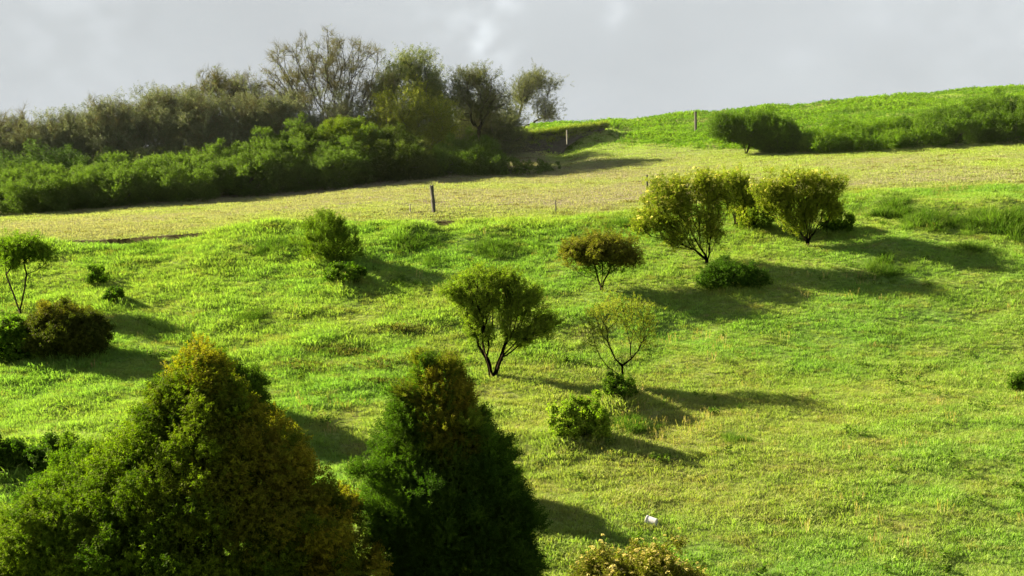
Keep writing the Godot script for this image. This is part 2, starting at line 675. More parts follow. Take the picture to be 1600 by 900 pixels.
func make_meshes() -> void:
	K.tall = []
	K.short = []
	K.dry = []
	K.broad = []
	K.small = []
	K.needle = []
	K.airy = []
	K.twigs = []
	K.umbel = []
	K.tussock = []
	K.frond = []
	for k in 10:
		K.tall.append(tuft(44, 0.25, 0.09, 0.25, 0.023, 1.15))
	for k in 6:
		K.short.append(tuft(56, 0.38, 0.04, 0.10, 0.024, 0.8, 0.10))
	for k in 3:
		K.dry.append(stalks(7, 0.2, 0.2, 0.45))
	for k in 3:
		K.tussock.append(tuft(120, 0.36, 0.35, 0.95, 0.022, 1.0))
		K.broad.append(sprig(11, 0.22, 0.13, 0.075, 0.9, M.leaf, true))
		K.small.append(sprig(16, 0.22, 0.075, 0.03, 0.8, M.leaf))
		K.needle.append(sprig(22, 0.26, 0.075, 0.018, 0.55, M.leaf))
		K.airy.append(sprig(14, 0.5, 0.12, 0.035, 0.85, M.dull_leaf))
		K.twigs.append(twig(12, 0.7, 0.008))
		K.umbel.append(umbel(22, 0.09))
		K.frond.append(sprig(20, 0.36, 0.15, 0.06, 0.85, M.leaf, true))


# ------------------------------------------------------------------ plants
func tube(v: PackedVector3Array, nrm: PackedVector3Array, a: Vector3, b: Vector3, ra: float, rb: float, sides: int) -> void:
	var dir := (b - a).normalized()
	var up := Vector3.UP if absf(dir.y) < 0.9 else Vector3.RIGHT
	var x := dir.cross(up).normalized()
	var z := x.cross(dir)
	var n0 := x
	for k in sides:
		var an := TAU * (k + 1) / sides
		var n1 := x * cos(an) + z * sin(an)
		v.append(a + n0 * ra); v.append(b + n0 * rb); v.append(b + n1 * rb)
		v.append(a + n0 * ra); v.append(b + n1 * rb); v.append(a + n1 * ra)
		nrm.append(n0); nrm.append(n0); nrm.append(n1)
		nrm.append(n0); nrm.append(n1); nrm.append(n1)
		n0 = n1


func cone(outline: Array) -> Array:
	# flat lobes, one above the other, from an outline of [photo y, left x, right x]
	var out := []
	for k in outline.size() - 1:
		for t in [0.0, 0.5]:
			var y := lerpf(outline[k][0], outline[k + 1][0], t)
			var l := lerpf(outline[k][1], outline[k + 1][1], t)
			var r := lerpf(outline[k][2], outline[k + 1][2], t)
			out.append([(l + r) / 2.0, y + 14.0, (r - l) / 2.0, 26.0])
	return out


func pick_lobe(lobes: Array) -> Array:
	var total := 0.0
	for l in lobes:
		total += l[1].x * l[1].y
	var r := rng.randf() * total
	for l in lobes:
		r -= l[1].x * l[1].y
		if r <= 0.0:
			return l
	return lobes[-1]


func lobes_of(spec: Array, base: Vector3) -> Array:
	# [photo x, photo y, half width, half height, (metres nearer)] -> [centre from the base, radii]
	var d := -base.z
	var out := []
	for l in spec:
		var c := W(l[0], l[1], d) - base
		var rx: float = l[2] / F * d
		var ry: float = l[3] / F * d
		if l.size() > 4:
			c.z += l[4]
		out.append([c, Vector3(rx, ry, (rx + ry) * 0.5 if rx > ry else rx)])
	return out


func skeleton(lobes: Array, n: int, weight: float, fork: Vector3, r0: float, rt: float, mat: Material, parent: Node3D, stems := 1, shell := 0.5) -> Array:
	# branches that run from the foot to points through the crown; returns the tips as [position, direction]
	var pos: Array[Vector3] = [Vector3(0, -0.15, 0)]
	var up: Array[int] = [-1]
	var far: Array[float] = [0.0]
	var cnt: Array[int] = [0]
	var steps := maxi(2, int(fork.length() / 0.3))
	for s in stems:
		var last := 0
		var f := fork
		if stems > 1:
			var an := TAU * s / stems + rnd(-0.3, 0.3)
			f += Vector3(cos(an), 0, sin(an)) * fork.length() * rnd(0.15, 0.4)
		for k in steps:
			var t := float(k + 1) / steps
			pos.append(f * t + Vector3(rnd(-1, 1), 0, rnd(-1, 1)) * fork.length() * 0.03)
			up.append(last)
			far.append(far[last] + f.length() / steps)
			cnt.append(0)
			last = pos.size() - 1
	var pts: Array[Vector3] = []
	for k in n:
		var l := pick_lobe(lobes)
		var o := ball()
		pts.append(l[0] + o * l[1] * pow(rng.randf(), 1.0 - shell) * (1.0 + 0.5 * lump.get_noise_3d(o.x * 9.0 + n, o.y * 9.0, o.z * 9.0)))
	pts.sort_custom(func(a, b): return a.length_squared() < b.length_squared())
	var tips := []
	for p in pts:
		var best := -1
		var cost := 1e9
		for k in pos.size():
			if k == 0:
				continue
			var q := pos[k]
			var dd := q.distance_to(p)
			var c := dd + weight * far[k]
			if q.y > p.y + 0.1:
				c += (q.y - p.y) * 1.2
			if c < cost:
				cost = c
				best = k
		var q := pos[best]
		var dist := q.distance_to(p)
		var m := clampi(int(dist / 0.35), 1, 9)
		var last := best
		var bow := Vector3(rnd(-0.1, 0.1), rnd(-0.14, 0.02), rnd(-0.1, 0.1)) * dist
		for k in m:
			var t := float(k + 1) / m
			var w := q.lerp(p, t) + bow * sin(PI * t) + (Vector3(rnd(-1, 1), rnd(-1, 1), rnd(-1, 1)) * dist * 0.025 if k < m - 1 else Vector3.ZERO)
			pos.append(w)
			up.append(last)
			far.append(far[last] + dist / m)
			cnt.append(0)
			last = pos.size() - 1
		tips.append([p, (p - pos[up[last]]).normalized()])
		while last >= 0:
			cnt[last] += 1
			last = up[last]
	var v := PackedVector3Array()
	var nrm := PackedVector3Array()
	for k in range(1, pos.size()):
		if cnt[k] == 0:
			continue
		var u := up[k]
		var rb := rt + (r0 - rt) * pow(float(cnt[k]) / n, 0.65)
		var ra := rt + (r0 - rt) * pow(float(mini(cnt[u], cnt[k] * 2)) / n, 0.65)
		if u == 0:
			ra = rb * 1.5
		tube(v, nrm, pos[u], pos[k], ra, rb, 3 if rb < 0.012 else 6 if rb < 0.06 else 8)
	part("trunk", soup(v, mat, nrm), null, parent)
	return tips


func tone(a: Color, b: Color, t: float, jitter: float) -> Color:
	var c := a.lerp(b, clampf(t, 0, 1)) * exp(rnd(-jitter, jitter))
	c.a = 1.0
	return c


func buckets(n: int) -> Array:
	var a := []
	for k in n:
		a.append([])
	return a


func leaf_tips(called: String, meshes: Array, tips: Array, per: int, reach: float, size: float, a: Color, b: Color, parent: Node3D, lift := 0.3) -> void:
	var xf := buckets(meshes.size())
	var cl := buckets(meshes.size())
	for t in tips:
		var mix := rng.randf()
		for k in per:
			var dir: Vector3 = (t[1] * 0.6 + ball() + Vector3(0, lift, 0)).normalized()
			var p: Vector3 = t[0] - t[1] * reach * rnd(-0.3, 1.3) + ball() * reach * pow(rng.randf(), 0.5)
			var i := rng.randi() % meshes.size()
			xf[i].append(Transform3D(along(dir, size * rnd(0.7, 1.3)), p))
			cl[i].append(tone(a, b, mix + rnd(-0.3, 0.3), 0.18))
	scatter(called, meshes, xf, cl, parent)


func clumps(called: String, meshes: Array, lobes: Array, count: int, per: int, rc: float, size: float, a: Color, b: Color, parent: Node3D, tints := [], floor_y := -0.2, up := 0.35) -> void:
	# foliage in many small outward clumps over the lobes, each with its own tone
	var xf := buckets(meshes.size())
	var cl := buckets(meshes.size())
	var seed_x := parent.position.x * 7.3
	tops = []
	for c in count:
		var l := pick_lobe(lobes)
		var out := ball()
		var rough := minf(1.0, 1.1 / l[1].x)
		var bulge := 1.0 + 0.42 * rough * lump.get_noise_3d(out.x * 8.0 + seed_x, out.y * 8.0, out.z * 8.0) + 0.26 * rough * lump.get_noise_3d(out.x * 24.0 + seed_x, out.y * 24.0, out.z * 24.0)
		var ctr: Vector3 = l[0] + out * l[1] * rnd(0.66, 1.06) * bulge
		if ctr.y < floor_y:
			continue
		var inside := false
		for o in lobes:
			if o != l and ((ctr - o[0]) / o[1]).length() < 0.62:
				inside = true
		if inside:
			continue
		var mix := rng.randf()
		var hue: Color = a
		var hue2: Color = b
		for t in tints:
			var g := exp(-pow(((ctr - t[0]) / t[1]).length(), 2)) * (rnd(0.85, 1.3) if rng.randf() < 0.55 else 0.12)
			hue = hue.lerp(t[2], clampf(g, 0, 1))
			hue2 = hue2.lerp(t[2] * 1.25, clampf(g, 0, 1))
		var r := rc * rnd(0.6, 1.3)
		if rng.randf() < 0.16:
			ctr += (out + Vector3.UP * 0.5) * r * 0.9
			r *= 0.6
		if out.y > 0.15:
			tops.append([ctr + (out * 0.5 + Vector3.UP * 0.9) * r + Vector3.UP * 0.06, Vector3.UP])
		for k in per:
			var q := (ball() + out * 0.5).normalized()
			var p: Vector3 = ctr + q * r * pow(rng.randf(), 0.4)
			var dir := (q * 0.7 + out * 0.3 + Vector3(0, up, 0) + ball() * 0.35).normalized()
			var i := rng.randi() % meshes.size()
			xf[i].append(Transform3D(along(dir, size * rnd(0.7, 1.3)), p))
			cl[i].append(tone(hue, hue2, mix + rnd(-0.25, 0.25), 0.15))
	scatter(called, meshes, xf, cl, parent)


func bush(called: String, label: String, category: String, base: Vector3, spec: Array, count: int, per: int, rc: float, size: float, meshes: Array, a: Color, b: Color, group := "", tints := [], up := 0.35) -> Node3D:
	var o := thing(called, label, category, base, group)
	var lobes := lobes_of(spec, base)
	skirts.append(Vector3(base.x, -base.z - 0.2, lobes[0][1].x * 1.1 + 0.3))
	var low: float = lobes[0][0].y
	for l in lobes:
		low = minf(low, l[0].y)
	skeleton(lobes, 26, 0.8, Vector3(0, maxf(0.15, low * 0.3), 0), 0.05 + 0.02 * lobes[0][1].x, 0.008, M.dark_bark, o, 3, 0.3)
	var real := []
	for t in tints:
		real.append([W(t[0], t[1], -base.z) - base, Vector3(t[2], t[3], t[2] * 1.5) / F * -base.z, t[4]])
	clumps("crown", meshes, lobes, count, per, rc, size, a, b, o, real, -0.25, up)
	return o


# ------------------------------------------------------------------ trees beyond the pasture
func far_trees() -> void:
	var g := "trees beyond the pasture"
	var olive := Color(0.10, 0.12, 0.06)
	var olive2 := Color(0.17, 0.19, 0.10)
	# [name, label, base x, base y, distance, lobes, attractors, weight, fork m, trunk radius, leaves per tip, reach, size, mesh, tone a, tone b, bark, shell]
	var rows := [
		["bare_tree", "tallest tree with open bare limbs fanning up to the sky", 520, 262, 113, [[470, 120, 58, 52], [535, 98, 66, 54], [595, 150, 34, 52], [440, 150, 34, 40], [520, 160, 70, 40]], 330, 0.8, 2.0, 0.2, 2, 0.6, 1.2, K.airy, olive, olive2, M.grey_bark, 0.6],
		["leafy_tree", "rounded olive leafed tree right of the tallest bare tree", 640, 262, 114, [[640, 112, 48, 36], [600, 140, 30, 32], [674, 138, 28, 30], [690, 165, 26, 26]], 210, 0.5, 3.4, 0.2, 17, 0.95, 1.4, K.airy, Color(0.10, 0.125, 0.045), Color(0.19, 0.215, 0.08), M.dark_bark, 0.4],
		["yellow_green_tree", "yellow green tree in front of the rounded olive tree", 635, 270, 110, [[640, 178, 56, 40], [600, 205, 36, 38], [690, 200, 30, 42]], 200, 0.5, 1.6, 0.16, 26, 1.1, 1.4, K.airy, Color(0.14, 0.17, 0.025), Color(0.26, 0.28, 0.05), M.dark_bark, 0.4],
		["spreading_tree", "airy tree with a flat spreading crown left of the last tree", 748, 262, 114, [[740, 123, 40, 22], [715, 148, 26, 24], [770, 150, 30, 24], [745, 170, 50, 20]], 190, 0.45, 4.2, 0.16, 14, 0.8, 1.25, K.airy, olive, Color(0.13, 0.13, 0.05), M.grey_bark, 0.4],
		["dome_shaped_tree", "grey green dome shaped tree with many thin upright stems", 768, 244, 118, [[755, 195, 58, 44], [715, 210, 40, 40], [795, 208, 28, 34], [760, 232, 60, 20]], 300, 0.65, 1.0, 0.13, 26, 1.0, 1.3, K.airy, Color(0.10, 0.115, 0.06), Color(0.17, 0.185, 0.10), M.grey_bark, 0.4],
		["umbrella_tree", "last tree of the row, umbrella crown leaning over the earth bank", 800, 215, 148, [[838, 130, 40, 23], [855, 165, 20, 16], [858, 178, 20, 10], [815, 150, 20, 18]], 210, 0.5, 2.0, 0.17, 13, 0.8, 1.25, K.airy, Color(0.08, 0.09, 0.035), Color(0.16, 0.17, 0.065), M.dark_bark, 0.4],
		["sparse_tree", "sparse twiggy tree at the left end of the row", 20, 280, 112, [[20, 200, 32, 22], [45, 215, 22, 18], [-15, 205, 30, 24]], 130, 0.5, 2.2, 0.1, 4, 0.5, 1.1, K.airy, olive, olive2, M.grey_bark, 0.4],
		["twiggy_tree", "thin crowned tree with bare tips above the grey thicket", 350, 280, 113, [[335, 140, 40, 34], [380, 150, 34, 34], [300, 165, 30, 26]], 210, 0.55, 2.2, 0.13, 4, 0.6, 1.15, K.airy, olive, olive2, M.grey_bark, 0.45],
	]
	for r in rows:
		var base := on_ground(W(r[2], r[3], r[4]), 0.1)
		var o := thing(r[0], r[1], "tree", base, g)
		var lobes := lobes_of(r[5], base)
		var tips := skeleton(lobes, r[6], r[7], Vector3(0.1, r[8], 0), r[9], 0.02, r[16], o, 5 if r[0] == "dome_shaped_tree" or r[0] == "bare_tree" else 1, r[17])
		leaf_tips("crown", r[13], tips, r[10], r[11], r[12], r[14], r[15], o)
		if r[10] < 5:
			leaf_tips("twigs", K.twigs, tips, 5, 0.4, 1.2, Color(0.12, 0.11, 0.07), Color(0.17, 0.15, 0.09), o)
	# the grey thicket of small twiggy trees
	var thick := [
		[-30, 292, 111, [[-20, 232, 50, 34]], "dark twiggy thicket tree at the far left edge"],
		[70, 290, 110, [[60, 228, 50, 32], [30, 225, 30, 26]], "dark thicket tree below the sparse left tree"],
		[118, 288, 111, [[118, 218, 44, 38], [95, 205, 24, 18]], "low thicket tree where the left skyline dips"],
		[185, 284, 110, [[185, 205, 46, 46], [160, 180, 24, 22]], "olive thicket tree third from the skyline dip"],
		[250, 282, 110, [[248, 195, 48, 52], [262, 165, 30, 24]], "olive thicket tree with a peaked top left of the bare tips"],
		[320, 280, 109, [[318, 205, 54, 52], [290, 175, 30, 24]], "broad grey thicket tree below the bare tipped tree"],
		[390, 278, 109, [[388, 205, 50, 54], [405, 175, 30, 22]], "grey thicket tree left of the tallest tree"],
		[450, 272, 109, [[452, 205, 44, 46], [430, 180, 26, 22]], "dark brownish thicket tree at the foot of the tallest tree"],
		[540, 268, 110, [[535, 205, 46, 36], [575, 215, 30, 30]], "dark thicket tree behind the highest bramble bush"],
	]
	for t in thick:
		var base := on_ground(W(t[0], t[1], t[2]), 0.1)
		var o := thing("thicket_tree", t[4], "tree", base, "grey thicket trees behind the brambles")
		var lobes := lobes_of(t[3], base)
		var tips := skeleton(lobes, 170, 0.7, Vector3(0, 0.8, 0), 0.09, 0.012, M.grey_bark, o, 3, 0.45)
		leaf_tips("crown", K.airy, tips, 12, 1.0, 1.2, Color(0.115, 0.13, 0.085), Color(0.185, 0.20, 0.13), o)
		var body := [[lobes[0][0] + Vector3(0, -0.8, -0.5), lobes[0][1] * Vector3(1.15, 1.25, 1.0)]]
		clumps("inner_crown", K.airy, body, 90, 22, 0.8, 1.3, Color(0.11, 0.125, 0.08), Color(0.175, 0.19, 0.125), o)
		leaf_tips("twigs", K.twigs, tips, 4, 0.5, 1.2, Color(0.10, 0.09, 0.06), Color(0.16, 0.14, 0.09), o)


func hedges() -> void:
	var g := "bramble bushes along the top of the pasture"
	var a := Color(0.085, 0.125, 0.038)
	var b := Color(0.115, 0.165, 0.040)
	var rows := [
		["bramble_bush", "leftmost low bramble bush at the pasture's edge", 30, 334, [[20, 313, 60, 22, 0.6], [70, 310, 50, 22, 0.6], [40, 290, 75, 24, -2.4]], 240],
		["bramble_bush", "second bramble bush from the left edge, below soft green shrubs", 140, 327, [[125, 306, 50, 22, 0.6], [175, 302, 50, 22, 0.6], [150, 284, 66, 24, -2.4]], 230],
		["bramble_bush", "bramble bush with bright leaves under the grey thicket", 255, 317, [[235, 295, 50, 22, 0.6], [285, 291, 50, 24, 0.6], [262, 272, 66, 26, -2.6]], 240],
		["bramble_bush", "bramble bush with a sunlit sloping top and dark hollow front", 370, 308, [[345, 285, 50, 24, 0.6], [400, 278, 46, 26, 0.6], [355, 258, 46, 28, -2.6], [405, 244, 50, 30, -2.8]], 300],
		["bramble_bush", "tallest bramble bush with yellow green leaves, below the bare tree", 500, 297, [[470, 272, 44, 26, 0.8], [535, 268, 54, 26, 0.8], [470, 236, 46, 34, -2.4], [535, 224, 56, 34, -2.4]], 400],
		["bramble_bush", "dark bramble bush right of the tallest one, under trees", 610, 285, [[590, 262, 42, 24, 0.6], [640, 262, 40, 22, 0.6], [610, 240, 50, 28, -2.0]], 240],
		["bramble_bush", "bright green climbing bush below the dome shaped tree", 725, 276, [[700, 262, 30, 16, 0.4], [745, 260, 34, 16, 0.4], [700, 250, 30, 18, -1.2], [750, 240, 30, 18, -1.2]], 200],
	]
	for r in rows:
		var base := on_ground(hit(r[2], r[3]) + Vector3(0, 0, -1.6), 0.1)
		var aa := a
		var bb := b
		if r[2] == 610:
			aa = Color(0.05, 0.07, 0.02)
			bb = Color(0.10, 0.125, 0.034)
		if r[2] == 725:
			bb = Color(0.11, 0.17, 0.02)
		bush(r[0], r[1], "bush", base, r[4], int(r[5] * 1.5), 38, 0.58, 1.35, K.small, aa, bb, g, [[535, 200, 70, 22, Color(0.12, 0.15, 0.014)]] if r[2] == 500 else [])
	for r in [
		["low_shrub", "low green weeds at the right end of the bramble row", 800, 272, [[790, 262, 26, 12], [825, 264, 24, 8]], 50],
		["low_shrub", "tiny dark shrub at the foot of the earth bank", 850, 268, [[848, 265, 14, 5]], 16],
	]:
		bush(r[0], r[1], "shrub", hit(r[2], r[3]), r[4], r[5], 20, 0.3, 0.8, K.broad, a, b)
	for r in [
		["soft_green_shrub", "soft green feathery shrub above the leftmost brambles", 40, 315, [[30, 292, 60, 28], [80, 284, 40, 26]], 170],
		["soft_green_shrub", "soft green feathery shrub beside the grey thicket", 140, 308, [[135, 282, 50, 28], [175, 286, 30, 22]], 150],
	]:
		bush(r[0], r[1], "shrub", on_ground(hit(r[2], r[3]) + Vector3(0, 0, -2.5), 0.1), r[4], r[5], 30, 0.7, 1.4, K.airy, Color(0.06, 0.11, 0.024), Color(0.11, 0.18, 0.036))
	# hedge on the right of the hill
	var h := "hedge bushes below the right hand crest"
	for r in [
		[1170, 244, [[1182, 202, 42, 17], [1138, 200, 24, 13]], 170, "leftmost hedge bush on bare leaning trunks", 0.1],
		[1225, 242, [[1222, 218, 34, 20]], 90, "dark hedge bush right beside the one on bare trunks", 0.0],
		[1285, 240, [[1285, 230, 44, 9], [1280, 220, 44, 11, -2.4]], 100, "lowest hedge bush in the dip of the hedge", 0.8],
		[1360, 236, [[1360, 226, 50, 11], [1350, 212, 54, 13, -2.6]], 130, "mid green hedge bush right of the dip", 0.9],
		[1430, 232, [[1432, 220, 50, 13], [1425, 203, 54, 15, -2.6]], 140, "hedge bush halfway along the right hedge", 0.6],
		[1500, 228, [[1500, 212, 50, 16], [1500, 190, 56, 18, -2.8]], 170, "dark hedge bush second from the right edge", 0.1],
		[1580, 224, [[1575, 206, 56, 19], [1578, 180, 56, 24, -2.8]], 220, "tallest dark hedge bush at the right edge", 0.1],
		[1650, 222, [[1650, 178, 50, 42]], 120, "hedge bush running out of the frame on the right", 0.1],
	]:
		var base := on_ground(hit(r[0], r[1]) + Vector3(0, 0, -1.4), 0.1)
		bush("hedge_bush", r[4], "bush", base, r[2], int(r[3] * 1.5), 36, 0.55, 1.3, K.small, Color(0.06, 0.10, 0.02).lerp(Color(0.075, 0.14, 0.014), r[5]), Color(0.10, 0.17, 0.018).lerp(Color(0.16, 0.25, 0.026), r[5]), h)
	# leafy cover on the slope under the crest
	var o := Node3D.new()
	o.name = "bracken"
	add_child(o)
	o.set_meta("kind", "stuff")
	o.set_meta("label", "bright green leafy bracken covering the slope under the right crest")
	var xf := buckets(3)
	var cl := buckets(3)
	for k in 46000:
		var d := rnd(106, 142)
		var x := rnd(2, 0.41 * d + 5)
		var edge := hedge_d[column(x)] + 2.0 + 10.0 * smoothstep(24.0, 6.0, x)
		if d < edge + rnd(0, 3):
			continue
		var n := patch.get_noise_2d(x * 2.0 + 40, d * 3.0)
		if rng.randf() > 0.55 + n * 1.2 + smoothstep(5.0, 20.0, x) * 0.6:
			continue
		var i := rng.randi() % 3
		xf[i].append(Transform3D(upright(rnd(0.6, 1.2) * (1.0 + n * 0.7), 0.7), Vector3(x, ground(x, d) - 0.05, -d)))
		cl[i].append(tone(Color(0.085, 0.165, 0.015), Color(0.16, 0.25, 0.026), 0.5 + n * 1.5 + rnd(-0.3, 0.3), 0.15))
	scatter("fronds", K.frond, xf, cl, o, false)


# ------------------------------------------------------------------ trees on the meadow
func meadow_trees() -> void:
	var g := "small trees on the meadow"
	var leaf_a := Color(0.125, 0.155, 0.018)
	var leaf_b := Color(0.23, 0.25, 0.032)
	# round crowned pair with pale flower heads
	var pair := [
		["round_crowned_tree", "bigger round tree with pale flower heads, several stems and one long bent limb", 1105, 414, [[1010, 345, 32, 30], [1045, 305, 42, 26], [1092, 290, 46, 24], [1122, 318, 28, 40], [1070, 338, 50, 30], [1050, 370, 34, 16], [1104, 362, 24, 20]], 180, 2.2],
		["round_crowned_tree", "round tree with pale yellow top nearest the right hedge shadow", 1262, 384, [[1198, 300, 30, 24], [1240, 285, 46, 22], [1285, 290, 36, 26], [1302, 316, 20, 24], [1232, 318, 40, 24], [1268, 322, 28, 20], [1248, 346, 28, 14]], 160, 2.2],
		["round_crowned_tree", "small brownish flowering crown half hidden behind the bigger round tree", 1150, 356, [[1140, 285, 26, 20], [1165, 320, 26, 34]], 90, 1.8],
	]
	for r in pair:
		var base := hit(r[2], r[3])
		var o := thing(r[0], r[1], "tree", base, g)
		var lobes := lobes_of(r[4], base)
		var tips := skeleton(lobes, r[5], 0.9, Vector3(0.02, 0.5, 0), 0.10, 0.008, M.bark, o, 6, 0.55)
		var dim := 1.0 if r[5] > 100 else 1.25
		leaf_tips("crown", K.small, tips, 26, 0.4, 1.2, leaf_a * dim, leaf_b * dim, o, 0.5)
		var heads := []
		for t in tips:
			var top: bool = t[0].y > lobes[0][0].y - 0.1
			if top:
				for k in 3:
					heads.append([t[0] + Vector3(rnd(-0.3, 0.3), rnd(0.1, 0.3), rnd(-0.3, 0.3)), Vector3.UP])
		leaf_tips("blossom", K.umbel, heads, 1, 0.3, 1.0, Color(0.36, 0.36, 0.075), Color(0.56, 0.54, 0.16), o, 1.0)
	# the tree in the middle
	var base := hit(770, 592)
	var o := thing("vase_shaped_tree", "vase shaped tree in the middle with a thick forked trunk and dense green top", "tree", base, g)
	var lobes := lobes_of([[745, 438, 36, 20], [788, 434, 30, 18], [706, 456, 20, 15], [770, 466, 46, 18], [826, 468, 30, 22], [850, 505, 22, 22], [738, 496, 26, 22], [800, 502, 26, 18], [752, 522, 20, 14], [815, 525, 22, 12]], base)
	var tips := skeleton(lobes, 180, 0.85, Vector3(0.03, 0.9, 0), 0.14, 0.008, M.bark, o, 4, 0.55)
	leaf_tips("crown", K.small, tips, 25, 0.33, 1.15, Color(0.11, 0.155, 0.02), Color(0.21, 0.265, 0.036), o, 0.5)
	# the thin tree right of it
	base = hit(973, 606)
	o = thing("thin_tree", "thin sparse tree with fine branches on a grassy mound", "tree", base, g)
	lobes = lobes_of([[970, 482, 52, 34], [1010, 512, 28, 34], [928, 508, 28, 38]], base)
	tips = skeleton(lobes, 210, 0.7, Vector3(0.0, 0.9, 0), 0.055, 0.006, M.dark_bark, o, 1, 0.5)
	leaf_tips("crown", K.small, tips, 6, 0.35, 0.7, Color(0.17, 0.20, 0.03), Color(0.27, 0.27, 0.05), o, 0.4)
	# the brown flat topped tree
	base = hit(940, 455)
	o = thing("flat_topped_tree", "flat topped tree with a brown crown on several thin stems", "tree", base, g)
	lobes = lobes_of([[940, 388, 54, 20], [905, 398, 26, 14], [985, 405, 22, 12]], base)
	tips = skeleton(lobes, 120, 0.75, Vector3(0.0, 0.5, 0), 0.07, 0.008, M.bark, o, 4, 0.5)
	leaf_tips("crown", K.small, tips, 26, 0.4, 1.35, Color(0.10, 0.10, 0.02), Color(0.19, 0.17, 0.034), o, 0.5)
	var low := []
	for k in 12:
		low.append([W(rnd(910, 980), rnd(415, 425), -base.z) - base + Vector3(0, 0, rnd(-0.5, 0.5)), Vector3.UP])
	leaf_tips("low_leaves", K.broad, low, 5, 0.2, 0.8, Color(0.08, 0.15, 0.016), Color(0.13, 0.2, 0.02), o)
	# slender tree at the left edge
	base = hit(32, 492)
	o = thing("slender_tree", "slender tree with two thin stems at the left edge", "tree", base, g)
	lobes = lobes_of([[35, 385, 40, 20], [15, 395, 22, 20], [65, 395, 20, 14]], base)
	tips = skeleton(lobes, 90, 0.6, Vector3(0.0, 2.0, 0), 0.06, 0.008, M.grey_bark, o, 2, 0.5)
	leaf_tips("crown", K.small, tips, 20, 0.42, 1.25, Color(0.085, 0.14, 0.016), Color(0.16, 0.23, 0.026), o, 0.4)


func front_trees() -> void:
	var gold := Color(0.19, 0.15, 0.016)
	# big gold green tree
	var base := on_ground(W(325, 1000, 33.0), 0.1)
	bush("golden_conical_tree", "huge conical tree at the lower left, green below and golden brown on its right side", "tree", base,
		cone([[572, 290, 322], [594, 266, 350], [618, 242, 384], [660, 200, 430], [705, 160, 468], [755, 118, 506], [800, 80, 564], [850, 52, 586], [900, 34, 594], [970, 20, 594]]),
		1500, 42, 0.34, 1.0, K.small, Color(0.032, 0.062, 0.006), Color(0.095, 0.14, 0.011), "", [
			[440, 680, 80, 90, gold], [520, 820, 110, 130, gold], [300, 570, 70, 50, Color(0.20, 0.17, 0.016)], [190, 690, 60, 70, Color(0.15, 0.20, 0.014)], [400, 760, 110, 90, Color(0.12, 0.11, 0.014)], [590, 840, 50, 70, Color(0.32, 0.25, 0.03)], [470, 720, 40, 50, Color(0.30, 0.24, 0.03)]], 0.25)  # gold foliage; the brightest tints on the right edge paint its sunlit rim
	# dark conifer beside it
	base = on_ground(W(710, 1000, 34.5), 0.1)
	bush("dark_conifer", "dark green conifer with a bronze patch near its tip, right of the golden tree", "tree", base,
		cone([[578, 668, 704], [598, 652, 718], [622, 640, 732], [655, 622, 754], [700, 600, 784], [750, 576, 808], [800, 584, 826], [850, 606, 830], [900, 620, 836], [970, 628, 840]]),
		1400, 40, 0.30, 1.05, K.needle, Color(0.028, 0.058, 0.010), Color(0.066, 0.115, 0.017), "", [
			[694, 636, 34, 50, Color(0.26, 0.19, 0.026)], [706, 690, 26, 36, Color(0.22, 0.17, 0.022)], [612, 740, 46, 70, Color(0.09, 0.16, 0.022)], [650, 600, 30, 40, Color(0.09, 0.165, 0.022)], [770, 680, 40, 50, Color(0.085, 0.155, 0.02)]], 0.7)
	# flowering crown at the bottom edge
	base = on_ground(W(1005, 1080, 28.8), 0.1)
	var o := bush("flowering_shrub", "flowering shrub with cream heads over dark leaves at the bottom edge", "shrub", base,
		[[1000, 928, 78, 46], [940, 940, 38, 36], [1062, 936, 40, 30], [1005, 985, 100, 60]], 520, 26, 0.25, 0.9, K.small, Color(0.085, 0.085, 0.014), Color(0.17, 0.165, 0.024))
	leaf_tips("blossom", K.umbel, tops, 7, 0.22, 0.5, Color(0.36, 0.32, 0.10), Color(0.52, 0.46, 0.19), o, 2.0)
	# two round bushes mostly out of view behind the conifers, placed to shade the grass beside them
	bush("hidden_shade_bush", "round green bush mostly hidden behind the golden conical tree, placed to shade the grass", "bush", hit(345, 664), [[318, 604, 50, 42], [348, 622, 54, 38], [384, 648, 38, 24]], 420, 24, 0.3, 1.2, K.small, Color(0.05, 0.09, 0.01), Color(0.1, 0.15, 0.014))
	bush("hidden_shade_bush", "round green bush mostly hidden behind the dark conifer, placed to shade the grass", "bush", hit(762, 790), [[758, 756, 42, 34], [732, 762, 40, 30]], 220, 24, 0.25, 1.0, K.small, Color(0.05, 0.09, 0.01), Color(0.1, 0.15, 0.014))
	# leafy shrubs at the lower left
	var rows := [
		[-10, 960, 33.0, [[0, 880, 70, 60], [-40, 900, 60, 60]], 260, "yellow green leafy shrub in the lower left corner", Color(0.075, 0.13, 0.012), Color(0.15, 0.2, 0.02)],
		[95, 960, 32.0, [[80, 850, 60, 56], [120, 880, 60, 50]], 300, "olive green leafy shrub left of the golden tree", Color(0.06, 0.10, 0.010), Color(0.13, 0.17, 0.018)],
		[120, 900, 36.0, [[130, 760, 46, 46], [90, 800, 46, 40], [160, 800, 40, 50]], 240, "bright leafy shrub against the golden tree's left flank", Color(0.06, 0.115, 0.010), Color(0.13, 0.19, 0.016)],
	]
	for r in rows:
		base = on_ground(W(r[0], r[1], r[2]), 0.1)
		bush("leafy_shrub", r[5], "shrub", base, r[3], r[4] * 2, 24, 0.28, 0.9, K.small, r[6], r[7], "leafy shrubs at the lower left")


